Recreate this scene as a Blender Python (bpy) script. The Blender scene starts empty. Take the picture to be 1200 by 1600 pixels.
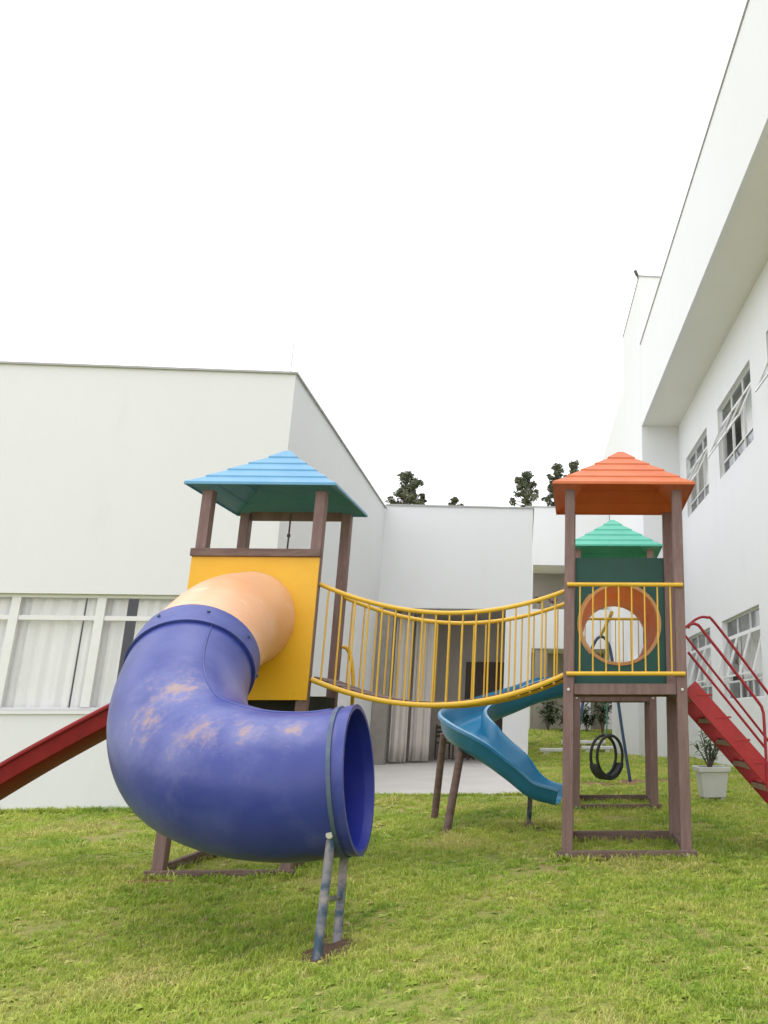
import bpy, bmesh, math, random
import numpy as np
from mathutils import Vector, Matrix
random.seed(7); np.random.seed(7)
S = bpy.context.scene
COL = S.collection
R = math.radians

# ------------------------------------------------------------------ camera
FPX, CX, CY, HORIZON, VPX, EYE = 1230., 930., 782., 1118., 818., 1.2
pitch = math.atan((HORIZON-CY)/FPX)
yaw = math.atan((CX-VPX)/FPX*math.cos(pitch))
F0 = Vector((math.sin(yaw), math.cos(yaw), 0)); Rt = Vector((math.cos(yaw), -math.sin(yaw), 0))
Fw = F0*math.cos(pitch)+Vector((0, 0, math.sin(pitch))); Up = -F0*math.sin(pitch)+Vector((0, 0, math.cos(pitch)))
cam = bpy.data.cameras.new('camera'); camo = bpy.data.objects.new('camera', cam); COL.objects.link(camo)
camo.matrix_world = Matrix(((Rt.x, Up.x, -Fw.x, 0), (Rt.y, Up.y, -Fw.y, 0), (Rt.z, Up.z, -Fw.z, EYE), (0, 0, 0, 1)))
cam.sensor_fit = 'AUTO'; cam.sensor_width = 36; cam.lens = 36*FPX/1600
cam.shift_x = -(CX-600)/1600; cam.shift_y = (CY-800)/1600
cam.clip_start = .05; cam.clip_end = 3000
S.camera = camo
S.render.resolution_x = 768; S.render.resolution_y = 1024

# ------------------------------------------------------------------ overcast sky and soft sun
SUN_EL, SUN_DIR = 82., Vector((-.5, -.60, 0)).normalized()
w = bpy.data.worlds.new('World'); S.world = w; w.use_nodes = True
nt = w.node_tree; nt.nodes.clear()
out = nt.nodes.new('ShaderNodeOutputWorld'); bg = nt.nodes.new('ShaderNodeBackground')
sky = nt.nodes.new('ShaderNodeTexSky'); sky.sky_type = 'NISHITA'; sky.sun_disc = False
sky.sun_elevation = R(SUN_EL); sky.sun_rotation = math.atan2(SUN_DIR.x, SUN_DIR.y)
sky.dust_density = 6; sky.air_density = 1.0
hs = nt.nodes.new('ShaderNodeHueSaturation'); hs.inputs['Saturation'].default_value = .12
mul = nt.nodes.new('ShaderNodeMix'); mul.data_type = 'RGBA'; mul.inputs[0].default_value = .97
mul.inputs[7].default_value = (9.85, 9.95, 10.4, 1)       # even cloud cover, in the sky texture's own units
nt.links.new(sky.outputs[0], hs.inputs['Color']); nt.links.new(hs.outputs[0], mul.inputs[6])
nt.links.new(mul.outputs[2], bg.inputs[0]); bg.inputs[1].default_value = .10
nt.links.new(bg.outputs[0], out.inputs[0])
sl = bpy.data.lights.new('sun', 'SUN'); sl.energy = .6; sl.angle = R(45); sl.color = (1, .97, .92)
so = bpy.data.objects.new('sun', sl); COL.objects.link(so)
sd = Vector((SUN_DIR.x*math.cos(R(SUN_EL)), SUN_DIR.y*math.cos(R(SUN_EL)), math.sin(R(SUN_EL))))
so.rotation_euler = sd.to_track_quat('Z', 'Y').to_euler()
vs = S.view_settings; vs.view_transform = 'Standard'; vs.look = 'None'; vs.gamma = 1; vs.use_curve_mapping = False
vs.exposure = .82

# ------------------------------------------------------------------ materials
def mat(name, col, rough=.6, var=None, vscale=4., vamt=.5, bump=0., bscale=60., metal=0., spec=.5, coat=0., wear=None, stretch=None, lo=.35, hi=.65):
    """Principled with two noise layers: var = second colour mixed in by blotches, wear = list of (colour, scale, lo, hi, amount)"""
    m = bpy.data.materials.new(name); m.use_nodes = True; t = m.node_tree; N = t.nodes; Lk = t.links
    b = N['Principled BSDF']; b.inputs['Roughness'].default_value = rough; b.inputs['Metallic'].default_value = metal
    b.inputs['Specular IOR Level'].default_value = spec; b.inputs['Coat Weight'].default_value = coat; b.inputs['Coat Roughness'].default_value = .25
    tc = N.new('ShaderNodeTexCoord'); mp = N.new('ShaderNodeMapping'); Lk.new(tc.outputs['Object'], mp.inputs[0])
    if stretch: mp.inputs['Scale'].default_value = stretch
    cur = None
    def layer(prev, c2, scale, lo, hi, amt, off):
        n = N.new('ShaderNodeTexNoise'); n.inputs['Scale'].default_value = scale; n.inputs['Detail'].default_value = 6; n.inputs['Roughness'].default_value = .6
        ad = N.new('ShaderNodeVectorMath'); ad.operation = 'ADD'; ad.inputs[1].default_value = (off, off*1.7, off*.3)
        Lk.new(mp.outputs[0], ad.inputs[0]); Lk.new(ad.outputs[0], n.inputs['Vector'])
        r = N.new('ShaderNodeMapRange'); r.inputs[1].default_value = lo; r.inputs[2].default_value = hi; r.inputs[4].default_value = amt; r.clamp = True
        Lk.new(n.outputs[0], r.inputs[0])
        x = N.new('ShaderNodeMix'); x.data_type = 'RGBA'; Lk.new(r.outputs[0], x.inputs[0])
        if prev is None: x.inputs[6].default_value = (*col, 1)
        else: Lk.new(prev, x.inputs[6])
        x.inputs[7].default_value = (*c2, 1)
        return x.outputs[2]
    if var: cur = layer(cur, var, vscale, lo, hi, vamt, 0)
    for i, (c2, sc, l0, h0, am) in enumerate(wear or []): cur = layer(cur, c2, sc, l0, h0, am, 3.1+i*7)
    if cur is None: b.inputs['Base Color'].default_value = (*col, 1)
    else: Lk.new(cur, b.inputs['Base Color'])
    if bump:
        n = N.new('ShaderNodeTexNoise'); n.inputs['Scale'].default_value = bscale; n.inputs['Detail'].default_value = 5
        Lk.new(mp.outputs[0], n.inputs['Vector'])
        bp = N.new('ShaderNodeBump'); bp.inputs['Strength'].default_value = bump; bp.inputs['Distance'].default_value = .01
        Lk.new(n.outputs[0], bp.inputs['Height']); Lk.new(bp.outputs[0], b.inputs['Normal'])
    return m

def glass(name, tint=(.98, .98, .98)):
    m = bpy.data.materials.new(name); m.use_nodes = True; t = m.node_tree; N = t.nodes; N.clear()
    o = N.new('ShaderNodeOutputMaterial'); tr = N.new('ShaderNodeBsdfTransparent'); gl = N.new('ShaderNodeBsdfGlossy'); mx = N.new('ShaderNodeMixShader'); lw = N.new('ShaderNodeLayerWeight')
    lw.inputs[0].default_value = .5; tr.inputs[0].default_value = (*tint, 1); gl.inputs['Roughness'].default_value = .03
    pw = N.new('ShaderNodeMath'); pw.operation = 'POWER'; pw.inputs[1].default_value = 5.; ma = N.new('ShaderNodeMath'); ma.operation = 'MULTIPLY_ADD'; ma.inputs[1].default_value = .9; ma.inputs[2].default_value = .04
    t.links.new(lw.outputs['Facing'], pw.inputs[0]); t.links.new(pw.outputs[0], ma.inputs[0])
    t.links.new(ma.outputs[0], mx.inputs[0]); t.links.new(tr.outputs[0], mx.inputs[1]); t.links.new(gl.outputs[0], mx.inputs[2]); t.links.new(mx.outputs[0], o.inputs[0])
    return m

M = {}
M['wall'] = mat('white_render', (.765, .77, .785), .85, (.74, .745, .755), .9, .5, .25, 55, spec=.2, stretch=(1, 1, .3), wear=[((.66, .66, .65), 1.7, .60, .8, .35), ((.67, .66, .63), 6., .62, .8, .3)])
M['wall_side'] = M['wall']
M['soffit'] = mat('soffit_render', (.80, .79, .76), .9, (.76, .74, .70), .8, .5, .15, 50, spec=.2)
M['cap'] = mat('roof_flashing', (.42, .42, .42), .55, (.32, .32, .31), 5, .5)
M['alu'] = mat('white_aluminium', (.78, .78, .78), .35, (.70, .70, .70), 9, .4)
M['curtain'] = mat('curtain_cloth', (.86, .86, .85), .9, (.80, .80, .79), 5, .4, .1, 200)
M['cream_cloth'] = mat('cream_curtain_cloth', (.66, .61, .56), .9, (.58, .53, .48), 5, .4, .1, 200)
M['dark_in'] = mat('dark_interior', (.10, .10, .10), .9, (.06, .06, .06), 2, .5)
M['room_in'] = mat('grey_room_paint', (.42, .42, .42), .9, (.34, .34, .34), 2, .5)
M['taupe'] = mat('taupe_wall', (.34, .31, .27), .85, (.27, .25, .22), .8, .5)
M['veranda_wall'] = mat('veranda_taupe', (.66, .60, .53), .85, (.58, .53, .47), .8, .5)
M['darkwood'] = mat('dark_wood', (.10, .06, .045), .5, (.05, .035, .03), 4, .6, .2, 30, stretch=(4, 4, .6))
M['conc'] = mat('patio_concrete', (.50, .48, .46), .85, (.42, .40, .38), 1.2, .6, .3, 60, wear=[((.35, .33, .30), 3, .6, .75, .4)])
M['wood'] = mat('painted_brown_wood', (.185, .11, .10), .6, (.27, .175, .16), 3.5, .8, .45, 26, stretch=(5, 5, .8),
                wear=[((.36, .28, .26), 11, .6, .74, .5), ((.11, .07, .055), 6, .62, .75, .6)])
M['wood_low'] = mat('weathered_brown_beam', (.13, .075, .065), .75, (.22, .15, .13), 5, .8, .5, 30, stretch=(.9, 5, 5),
                    wear=[((.30, .24, .21), 14, .60, .76, .6), ((.09, .07, .04), 7, .58, .75, .7)])
M['yellow'] = mat('yellow_enamel', (.74, .43, .025), .38, (.80, .52, .06), 7, .6, .15, 40, wear=[((.55, .28, .04), 20, .62, .75, .5)])
def translucent(m, amt):
    t = m.node_tree; N = t.nodes; b = N['Principled BSDF']; tl = N.new('ShaderNodeBsdfTranslucent'); mx = N.new('ShaderNodeMixShader'); mx.inputs[0].default_value = amt
    t.links.new(b.inputs['Base Color'].links[0].from_socket, tl.inputs[0]); t.links.new(b.outputs[0], mx.inputs[1]); t.links.new(tl.outputs[0], mx.inputs[2]); t.links.new(mx.outputs[0], N['Material Output'].inputs[0])
M['ypanel'] = mat('yellow_panel_board', (.80, .42, .012), .42, (.86, .50, .03), 2.2, .6, .12, 30, wear=[((.55, .28, .03), 9, .64, .8, .5)])
M['orange_tube'] = mat('faded_orange_plastic', (.76, .38, .19), .42, (.80, .52, .36), 1.6, .8, .15, 25, coat=.15,
                       wear=[((.70, .42, .22), 7, .62, .78, .5), ((.86, .72, .62), 5, .60, .78, .5)])
M['tunnel'] = mat('orange_tunnel_plastic', (.86, .42, .13), .45, (.88, .58, .34), 2.6, .7, .15, 25, wear=[((.90, .70, .55), 6, .60, .78, .5)])
translucent(M['tunnel'], .35)
M['orange_roof'] = mat('orange_roof_plastic', (.56, .12, .028), .5, (.64, .17, .045), 3, .6, .15, 30, wear=[((.50, .11, .03), 8, .62, .8, .5)])
M['blue_roof'] = mat('sky_blue_roof_plastic', (.095, .30, .50), .42, (.15, .36, .55), 3, .6, .15, 30, wear=[((.06, .2, .30), 8, .64, .8, .5)])
M['green_roof'] = mat('mint_roof_plastic', (.05, .38, .27), .45, (.10, .46, .34), 3, .6, .15, 30)
M['green_panel'] = mat('dark_green_panel', (.007, .075, .058), .45, (.012, .11, .08), 2.5, .6, .1, 30, wear=[((.03, .14, .13), 6, .62, .8, .5)])
M['blue_tube'] = mat('worn_blue_plastic', (.024, .038, .235), .36, (.038, .056, .30), 1.6, .7, .12, 18, coat=.12,
                     wear=[((.10, .125, .36), 1.7, .48, .74, .55), ((.03, .04, .19), 4.2, .60, .8, .5)])
M['blue_inner'] = mat('blue_plastic_inside', (.012, .022, .26), .42, (.02, .035, .34), 3, .6, .1, 20)
def scuffs(m, spots):
    """rubbed pale-pink scuffs round given places, and mud splashed along the lowest edge"""
    t = m.node_tree; N = t.nodes; L = t.links; b = N['Principled BSDF']; cur = b.inputs['Base Color'].links[0].from_socket
    tc = N.new('ShaderNodeTexCoord')
    acc = None
    for c, rad in spots:
        d = N.new('ShaderNodeVectorMath'); d.operation = 'DISTANCE'; d.inputs[1].default_value = c; L.new(tc.outputs['Object'], d.inputs[0])
        q = N.new('ShaderNodeMapRange'); q.inputs[1].default_value = rad; q.inputs[2].default_value = 0; L.new(d.outputs['Value'], q.inputs[0])
        if acc is None: acc = q.outputs[0]
        else:
            mx = N.new('ShaderNodeMath'); mx.operation = 'MAXIMUM'; L.new(acc, mx.inputs[0]); L.new(q.outputs[0], mx.inputs[1]); acc = mx.outputs[0]
    def paint(cur, mask, col, sc, lo, hi, amt):
        n = N.new('ShaderNodeTexNoise'); n.inputs['Scale'].default_value = sc; n.inputs['Detail'].default_value = 8; n.inputs['Roughness'].default_value = .7; L.new(tc.outputs['Object'], n.inputs['Vector'])
        ad = N.new('ShaderNodeMath'); ad.operation = 'MULTIPLY_ADD'; ad.inputs[1].default_value = .45; L.new(mask, ad.inputs[0]); L.new(n.outputs[0], ad.inputs[2])
        q = N.new('ShaderNodeMapRange'); q.inputs[1].default_value = lo; q.inputs[2].default_value = hi; q.inputs[4].default_value = amt; L.new(ad.outputs[0], q.inputs[0])
        mx = N.new('ShaderNodeMix'); mx.data_type = 'RGBA'; mx.inputs[7].default_value = (*col, 1); L.new(q.outputs[0], mx.inputs[0]); L.new(cur, mx.inputs[6]); return mx.outputs[2]
    cur = paint(cur, acc, (.17, .19, .40), 3.5, .55, 1.0, .7)
    cur = paint(cur, acc, (.30, .23, .30), 9., .78, 1.0, .6)
    cur = paint(cur, acc, (.36, .22, .16), 14., .84, 1.02, .75)
    sp = N.new('ShaderNodeSeparateXYZ'); L.new(tc.outputs['Object'], sp.inputs[0])
    lowm = N.new('ShaderNodeMapRange'); lowm.inputs[1].default_value = .62; lowm.inputs[2].default_value = .44; L.new(sp.outputs[2], lowm.inputs[0])
    xm = N.new('ShaderNodeMapRange'); xm.inputs[1].default_value = -.7; xm.inputs[2].default_value = .1; L.new(sp.outputs[0], xm.inputs[0])
    mm = N.new('ShaderNodeMath'); mm.operation = 'MULTIPLY'; L.new(lowm.outputs[0], mm.inputs[0]); L.new(xm.outputs[0], mm.inputs[1])
    cur = paint(cur, mm.outputs[0], (.05, .035, .04), 6., .72, .90, .75)
    L.new(cur, b.inputs['Base Color'])
scuffs(M['blue_tube'], [((-.62, -.02, 1.47), .42), ((-.66, -.12, 1.24), .42), ((-.30, -.32, 1.16), .40), ((-.02, -.45, 1.20), .28), ((-.45, .40, 1.30), .30), ((.25, -.45, 1.2), .25)])
M['blue_ring'] = mat('blue_flange', (.040, .055, .26), .4, (.075, .10, .33), 5, .7, .15, 30, wear=[((.06, .10, .16), 6, .58, .72, .7)])
M['strap'] = mat('grey_green_strap', (.04, .07, .13), .5, (.10, .15, .20), 9, .7, .3, 40, wear=[((.06, .08, .24), 6, .5, .7, .7)])
M['slide_blue'] = mat('cyan_slide_plastic', (.007, .15, .30), .3, (.013, .20, .37), 2.2, .6, .1, 22, coat=.3, wear=[((.05, .28, .42), 5, .6, .8, .4), ((.01, .13, .28), 7, .62, .8, .5)])
M['red'] = mat('red_enamel', (.30, .010, .022), .35, (.38, .02, .035), 5, .6, .15, 40, wear=[((.20, .03, .03), 14, .62, .76, .6)])
M['redslide'] = mat('red_slide_plastic', (.20, .014, .014), .6, (.26, .022, .022), 4, .6, .15, 30, spec=.15, wear=[((.12, .02, .018), 6, .52, .7, .6)])
M['redstair'] = mat('red_stair_paint', (.36, .012, .018), .42, (.42, .03, .03), 5, .6, .25, 40, wear=[((.22, .05, .03), 10, .6, .74, .7)])
M['tread'] = mat('worn_stair_tread', (.30, .20, .13), .7, (.42, .30, .20), 12, .7, .4, 40)
M['legpaint'] = mat('peeling_leg_paint', (.035, .075, .12), .55, (.22, .21, .23), 9, 1., .4, 50, wear=[((.40, .33, .30), 7, .48, .6, .8)], lo=.42, hi=.56)
M['steel'] = mat('zinc_bolt', (.62, .62, .60), .35, metal=.8)
M['swing'] = mat('dark_blue_pipe', (.02, .05, .12), .45, (.05, .09, .16), 8, .6)
M['rope'] = mat('green_rope', (.06, .20, .15), .8, (.12, .28, .20), 40, .6)
M['tyre'] = mat('tyre_rubber_and_deck_shade', (.018, .018, .02), .75, (.04, .04, .04), 9, .6, .5, 60)  # also colours the black shade sheets under the left tower's deck
M['pot'] = mat('white_plastic_pot', (.66, .67, .66), .45, (.58, .58, .56), 5, .6, wear=[((.38, .36, .30), 6, .62, .8, .5)])
M['soil'] = mat('soil', (.09, .05, .03), .95, (.15, .085, .05), 7, .7, .8, 40)
M['redsoil'] = mat('red_bare_soil', (.17, .075, .04), .95, (.25, .14, .08), 9, .7, .8, 50)
M['leaf'] = mat('pot_plant_leaf', (.055, .10, .04), .5, (.09, .15, .06), 9, .7)
M['leafdark'] = mat('shade_plant_leaf', (.03, .06, .022), .5, (.06, .10, .04), 9, .7)
M['treeleaf'] = mat('far_tree_leaf', (.10, .115, .065), .7, (.16, .17, .10), .9, .8)
M['bark'] = mat('grey_bark', (.16, .13, .10), .9, (.10, .08, .06), 5, .7, .6, 20)
M['flower'] = mat('balcony_flowers', (.30, .16, .28), .7, (.45, .20, .15), 30, .8)
M['glass'] = glass('window_glass')
M['glass_dark'] = glass('window_glass_tinted', (.7, .72, .73))

# ------------------------------------------------------------------ mesh builder
class MB:
    def __init__(s): s.v = []; s.f = []
    def add(s, vs, fs):
        o = len(s.v); s.v += [tuple(p) for p in vs]; s.f += [tuple(i+o for i in f) for f in fs]; return s
    def box(s, x0, x1, y0, y1, z0, z1):
        return s.add([(x, y, z) for z in (z0, z1) for y in (y0, y1) for x in (x0, x1)],
                     [(0, 2, 3, 1), (4, 5, 7, 6), (0, 1, 5, 4), (2, 6, 7, 3), (0, 4, 6, 2), (1, 3, 7, 5)])
    def bar(s, p0, p1, w, h, up=(0, 0, 1)):
        p0 = Vector(p0); p1 = Vector(p1); d = (p1-p0).normalized(); u = Vector(up)
        sd = d.cross(u).normalized(); u = sd.cross(d).normalized(); vs = []
        for p in (p0, p1):
            for a, b in ((-1, -1), (1, -1), (1, 1), (-1, 1)): vs.append(p+sd*a*w/2+u*b*h/2)
        return s.add(vs, [(0, 1, 2, 3), (7, 6, 5, 4), (0, 4, 5, 1), (1, 5, 6, 2), (2, 6, 7, 3), (3, 7, 4, 0)])
    def tube(s, pts, r, n=10, cap=True, closed=False):
        pts = [Vector(p) for p in pts]; k = len(pts); rr = r if hasattr(r, '__len__') else [r]*k
        ref = None; rings = []
        for i, p in enumerate(pts):
            if closed: d = (pts[(i+1) % k]-pts[i-1]).normalized()
            else: d = (pts[min(i+1, k-1)]-pts[max(i-1, 0)]).normalized()
            if ref is None:
                ref = Vector((0, 0, 1)) if abs(d.z) < .9 else Vector((0, 1, 0))
            sd = d.cross(ref).normalized(); ref = sd.cross(d).normalized()
            rings.append([p+(sd*math.cos(a)+ref*math.sin(a))*rr[i] for a in [2*math.pi*j/n for j in range(n)]])
        vs = [q for rg in rings for q in rg]; fs = []
        for i in range(k if closed else k-1):
            a = i*n; b = ((i+1) % k)*n
            for j in range(n): fs.append((a+j, a+(j+1) % n, b+(j+1) % n, b+j))
        if cap and not closed: fs += [tuple(range(n-1, -1, -1)), tuple(range((k-1)*n, k*n))]
        return s.add(vs, fs)
    def sweep(s, pts, prof, closed_prof=False, hs=lambda u: 1.):
        """profile points (side, up) carried along a path with up kept vertical"""
        pts = [Vector(p) for p in pts]; k = len(pts); n = len(prof); vs = []
        for i, p in enumerate(pts):
            d = (pts[min(i+1, k-1)]-pts[max(i-1, 0)]).normalized()
            sd = d.cross(Vector((0, 0, 1))).normalized(); u = sd.cross(d).normalized()
            vs += [p+sd*a+u*b*hs(i/(k-1)) for a, b in prof]
        fs = []
        m = n if closed_prof else n-1
        for i in range(k-1):
            for j in range(m): fs.append((i*n+j, i*n+(j+1) % n, (i+1)*n+(j+1) % n, (i+1)*n+j))
        if closed_prof: fs += [tuple(range(n-1, -1, -1)), tuple(range((k-1)*n, k*n))]
        return s.add(vs, fs)
    def lathe(s, prof, n=24, c=(0, 0, 0), axis='z'):
        vs = []; k = len(prof)
        for r_, z in prof:
            for j in range(n):
                a = 2*math.pi*j/n; x, y = r_*math.cos(a), r_*math.sin(a)
                vs.append((c[0]+x, c[1]+y, c[2]+z) if axis == 'z' else (c[0]+x, c[1]+z, c[2]+y))
        fs = [(i*n+j, i*n+(j+1) % n, (i+1)*n+(j+1) % n, (i+1)*n+j) for i in range(k-1) for j in range(n)]
        return s.add(vs, fs)
    def build(s, name, m, parent=None, smooth=False, bevel=0., auto=None, fix=True):
        me = bpy.data.meshes.new(name); me.from_pydata(s.v, [], s.f)
        if fix:
            b = bmesh.new(); b.from_mesh(me); bmesh.ops.recalc_face_normals(b, faces=b.faces); b.to_mesh(me); b.free()
        if smooth:
            me.polygons.foreach_set('use_smooth', [True]*len(me.polygons))
            if auto:
                me.set_sharp_from_angle(angle=R(auto))
        me.materials.append(m if not isinstance(m, str) else M[m])
        o = bpy.data.objects.new(name, me); COL.objects.link(o)
        if parent: o.parent = parent
        if bevel:
            bv = o.modifiers.new('bevel', 'BEVEL'); bv.width = bevel; bv.segments = 2; bv.limit_method = 'ANGLE'
        return o

def tag(o, label, cat, group=None, kind=None):
    if label: o['label'] = label
    if cat: o['category'] = cat
    if group: o['group'] = group
    if kind: o['kind'] = kind
    return o
def thing(name, label, cat, loc=(0, 0, 0), rotz=0., group=None):
    o = bpy.data.objects.new(name, None); COL.objects.link(o); o.location = loc; o.rotation_euler = (0, 0, rotz); o.empty_display_size = .2
    return tag(o, label, cat, group)
def share(o, parent, loc):
    c = o.copy(); COL.objects.link(c); c.parent = parent; c.location = loc; return c
def catmull(P, per=10):
    P = [Vector(p) for p in P]; P = [P[0]*2-P[1]]+P+[P[-1]*2-P[-2]]; o = []
    for i in range(1, len(P)-2):
        a, b, c, d = P[i-1:i+3]
        for k in range(per):
            t = k/per
            o.append(.5*((2*b)+(c-a)*t+(2*a-5*b+4*c-d)*t*t+(3*b-a-3*c+d)*t**3))
    o.append(P[-2]); return o
def sstep(a, b, x):
    t = max(0., min(1., (x-a)/(b-a))); return t*t*(3-2*t)

def gz(x, y):
    """height of the lawn: a little lower on the left, a bank rising at the back right, gentle unevenness"""
    z = -.10*sstep(0., -2.4, x)*(1-sstep(11.2, 13.1, y)*sstep(-5., -3.4, x))
    z += .62*sstep(26.6, 34., y)*sstep(-.6, .3, x)
    z += .012*math.sin(x*1.3+y*.7)*math.sin(y*.9-x*.4)
    return z

# ================================================================== SETTING
def frange(a, b, n): return [a+(b-a)*i/n for i in range(n+1)]
xs = [-900, -200, -60, -24]+frange(-14, 8, 110)+[14, 30, 80, 250, 900]
ys = [-300, -60, -12, -3]+frange(0, 14, 70)+frange(14.4, 36, 54)+[45, 70, 150, 400, 1500]
g = MB(); g.v = [(x, y, gz(x, y)-(.0 if -14 <= x <= 8 else .03)) for y in ys for x in xs]
nx = len(xs)
g.f = [(j*nx+i, j*nx+i+1, (j+1)*nx+i+1, (j+1)*nx+i) for j in range(len(ys)-1) for i in range(nx-1)]
m = bpy.data.materials.new('lawn_ground'); m.use_nodes = True; t = m.node_tree; N = t.nodes; bs = N['Principled BSDF']; bs.inputs['Roughness'].default_value = .95
tc = N.new('ShaderNodeTexCoord')
def ncol(t, vec, scale, stops, detail=6):
    n = t.nodes.new('ShaderNodeTexNoise'); n.inputs['Scale'].default_value = scale; n.inputs['Detail'].default_value = detail
    t.links.new(vec, n.inputs['Vector']); r = t.nodes.new('ShaderNodeValToRGB'); e = r.color_ramp.elements
    e[0].position, e[0].color = stops[0][0], (*stops[0][1], 1); e[1].position, e[1].color = stops[-1][0], (*stops[-1][1], 1)
    for p, c in stops[1:-1]:
        q = e.new(p); q.color = (*c, 1)
    t.links.new(n.outputs[0], r.inputs[0]); return r.outputs[0]
c1 = ncol(t, tc.outputs['Object'], 1.1, [(.30, (.22, .27, .045)), (.48, (.35, .35, .08)), (.60, (.44, .36, .13)), (.72, (.36, .25, .12))])
c2 = ncol(t, tc.outputs['Object'], 38, [(.3, (.06, .075, .018)), (.55, (.20, .23, .04)), (.75, (.32, .28, .09))])
mx = N.new('ShaderNodeMix'); mx.data_type = 'RGBA'; mx.inputs[0].default_value = .5; t.links.new(c1, mx.inputs[6]); t.links.new(c2, mx.inputs[7])
t.links.new(mx.outputs[2], bs.inputs['Base Color'])
nb = N.new('ShaderNodeTexNoise'); nb.inputs['Scale'].default_value = 45; t.links.new(tc.outputs['Object'], nb.inputs['Vector'])
bp = N.new('ShaderNodeBump'); bp.inputs['Distance'].default_value = .03; t.links.new(nb.outputs[0], bp.inputs['Height']); t.links.new(bp.outputs[0], bs.inputs['Normal'])
tag(g.build('ground', m, smooth=True, fix=False), None, None, kind='structure')

tag(MB().box(-3.84, .12, 13.2, 27., -.25, .012).build('patio', 'conc'), None, None, kind='structure')

# ---------------------------------------------------------------- left building
LB = thing('building', 'long white building with flat roof and curtained ribbon window', 'building', (-9., 12.3, 0))
def lb(mb, name, m, parent=None, **k):
    o = mb.build(name, m, LB if parent is None else parent, **k); return o
X = lambda x: x+9.        # world x -> local
WZ0, WZ1, WX0, WX1 = 1.27, 2.95, -12., -4.98
TOP = 6.60
wm = MB()
wm.box(X(-20), X(-3.85), 0, .25, -.4, WZ0)
wm.box(X(-20), X(-3.85), 0, .25, WZ1, TOP)
wm.box(X(-20), X(WX0), 0, .25, WZ0, WZ1)
wm.box(X(WX1), X(-3.85), 0, .25, WZ0, WZ1)
wm.box(X(-4.1), X(-3.85), .25, 8.7, -.4, TOP)
lb(wm, 'wall', 'wall')
lb(MB().box(X(-20), X(-4.1), .25, 8.7, TOP-.3, TOP-.1), 'roof_slab', 'wall')
lb(MB().box(X(-20.05), X(-3.815), -.035, .28, TOP, TOP+.035).box(X(-4.13), X(-3.815), .28, 8.7, TOP, TOP+.035), 'roof_flashing', 'cap')
lb(MB().box(X(WX0-.05), X(WX1+.05), -.03, .10, WZ0-.05, WZ0), 'window_sill', 'wall')
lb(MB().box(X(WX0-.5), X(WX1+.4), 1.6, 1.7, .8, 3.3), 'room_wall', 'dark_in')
lb(MB().box(X(WX0-.5), X(WX1+.4), .25, 1.6, .9, 1.0), 'room_floor', 'taupe'); lb(MB().box(X(WX0-.5), X(WX1+.4), .25, 1.6, 3.2, 3.3), 'room_ceiling', 'taupe')
fr = MB(); fr.box(X(WX0), X(WX1), .08, .14, WZ1-.05, WZ1).box(X(WX0), X(WX1), .08, .14, WZ0, WZ0+.04)
muls = [-11.17, -9.96, -8.75, -7.54, -6.33, -5.12]
for x in muls: fr.box(X(x-.065), X(x+.065), .07, .15, WZ0+.04, WZ1-.05)
TZ = 2.60
edges = [WX0]+muls+[WX1]
wf = None
for a, b in zip(edges[:-1], edges[1:]):
    a2 = a+(.065 if a in muls else 0); b2 = b-(.065 if b in muls else 0)
    if b2-a2 > .1: fr.box(X(a2), X(b2), .085, .135, TZ-.035, TZ+.035)
wf = lb(fr, 'window', 'alu', bevel=.004)
for a, b in zip(edges[:-1], edges[1:]):
    a2 = a+(.065 if a in muls else 0); b2 = b-(.065 if b in muls else 0)
    if b2-a2 < .1: continue
    for z0, z1 in ((WZ0+.04, TZ-.035), (TZ+.035, WZ1-.05)):
        MB().box(X(a2), X(b2), .105, .111, z0, z1).build('pane', 'glass', wf)
# curtains hang behind the glass
def curtain(x0, x1, y, z0, z1, label, group=None, seed=0, wave=.035, name='curtain'):
    rnd = random.Random(seed); n = max(16, int(abs(x1-x0)*60)); ph = rnd.random()*6; mb = MB(); vs = []
    rows = 9
    for k in range(rows):
        zz = z0+(z1-z0)*k/(rows-1); am = wave*(1.0-.35*k/(rows-1))
        for i in range(n+1):
            u = i/n; x = x0+(x1-x0)*u
            f_ = (1-abs(math.sin(x*17+ph+1.3*math.sin(x*4+ph)))**.7)*am*2.2+math.sin(x*71+ph)*am*.2
            vs.append((x, y+f_, zz))
    mb.add(vs, [(k*(n+1)+i, k*(n+1)+i+1, (k+1)*(n+1)+i+1, (k+1)*(n+1)+i) for k in range(rows-1) for i in range(n)])
    o = mb.build(name, 'curtain', smooth=True, fix=False); sm = o.modifiers.new('thickness', 'SOLIDIFY'); sm.thickness = .004
    return tag(o, label, 'curtain', group)
gc = 'curtains drawn behind the ribbon window'
lc = 'white pleated curtain behind the ribbon window of the long building'
for i, (a, b) in enumerate([(-11.9, -9.5), (-9.45, -7.62), (-7.58, -6.62), (-6.60, -6.02)]): curtain(a, b, 12.49, 1.16, 3.05, lc+[', fifth', ', fourth', ', third', ', second'][i]+' from its corner', gc, i)
curtain(-5.86, -5.05, 12.49, 1.16, 3.05, lc+', nearest its corner', gc, 9)
tag(MB().tube([(-4.02, 12.55, TOP+.03), (-4.02, 12.55, TOP+.75)], .012, 6).build('lightning_rod', 'steel'), 'thin lightning rod on the corner of the long white building', 'rod')
o = MB().box(-3.85, -3.74, 13.5, 14.3, 1.75, 2.3); o = o.build('air_conditioner', 'alu', bevel=.02)
for k in range(5): MB().box(-3.739, -3.734, 13.6, 14.2, 1.84+k*.08, 1.87+k*.08).build('grille_slat', 'cap', o)
tag(o, 'white air conditioner unit on the side wall of the long building', 'air conditioner')

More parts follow.
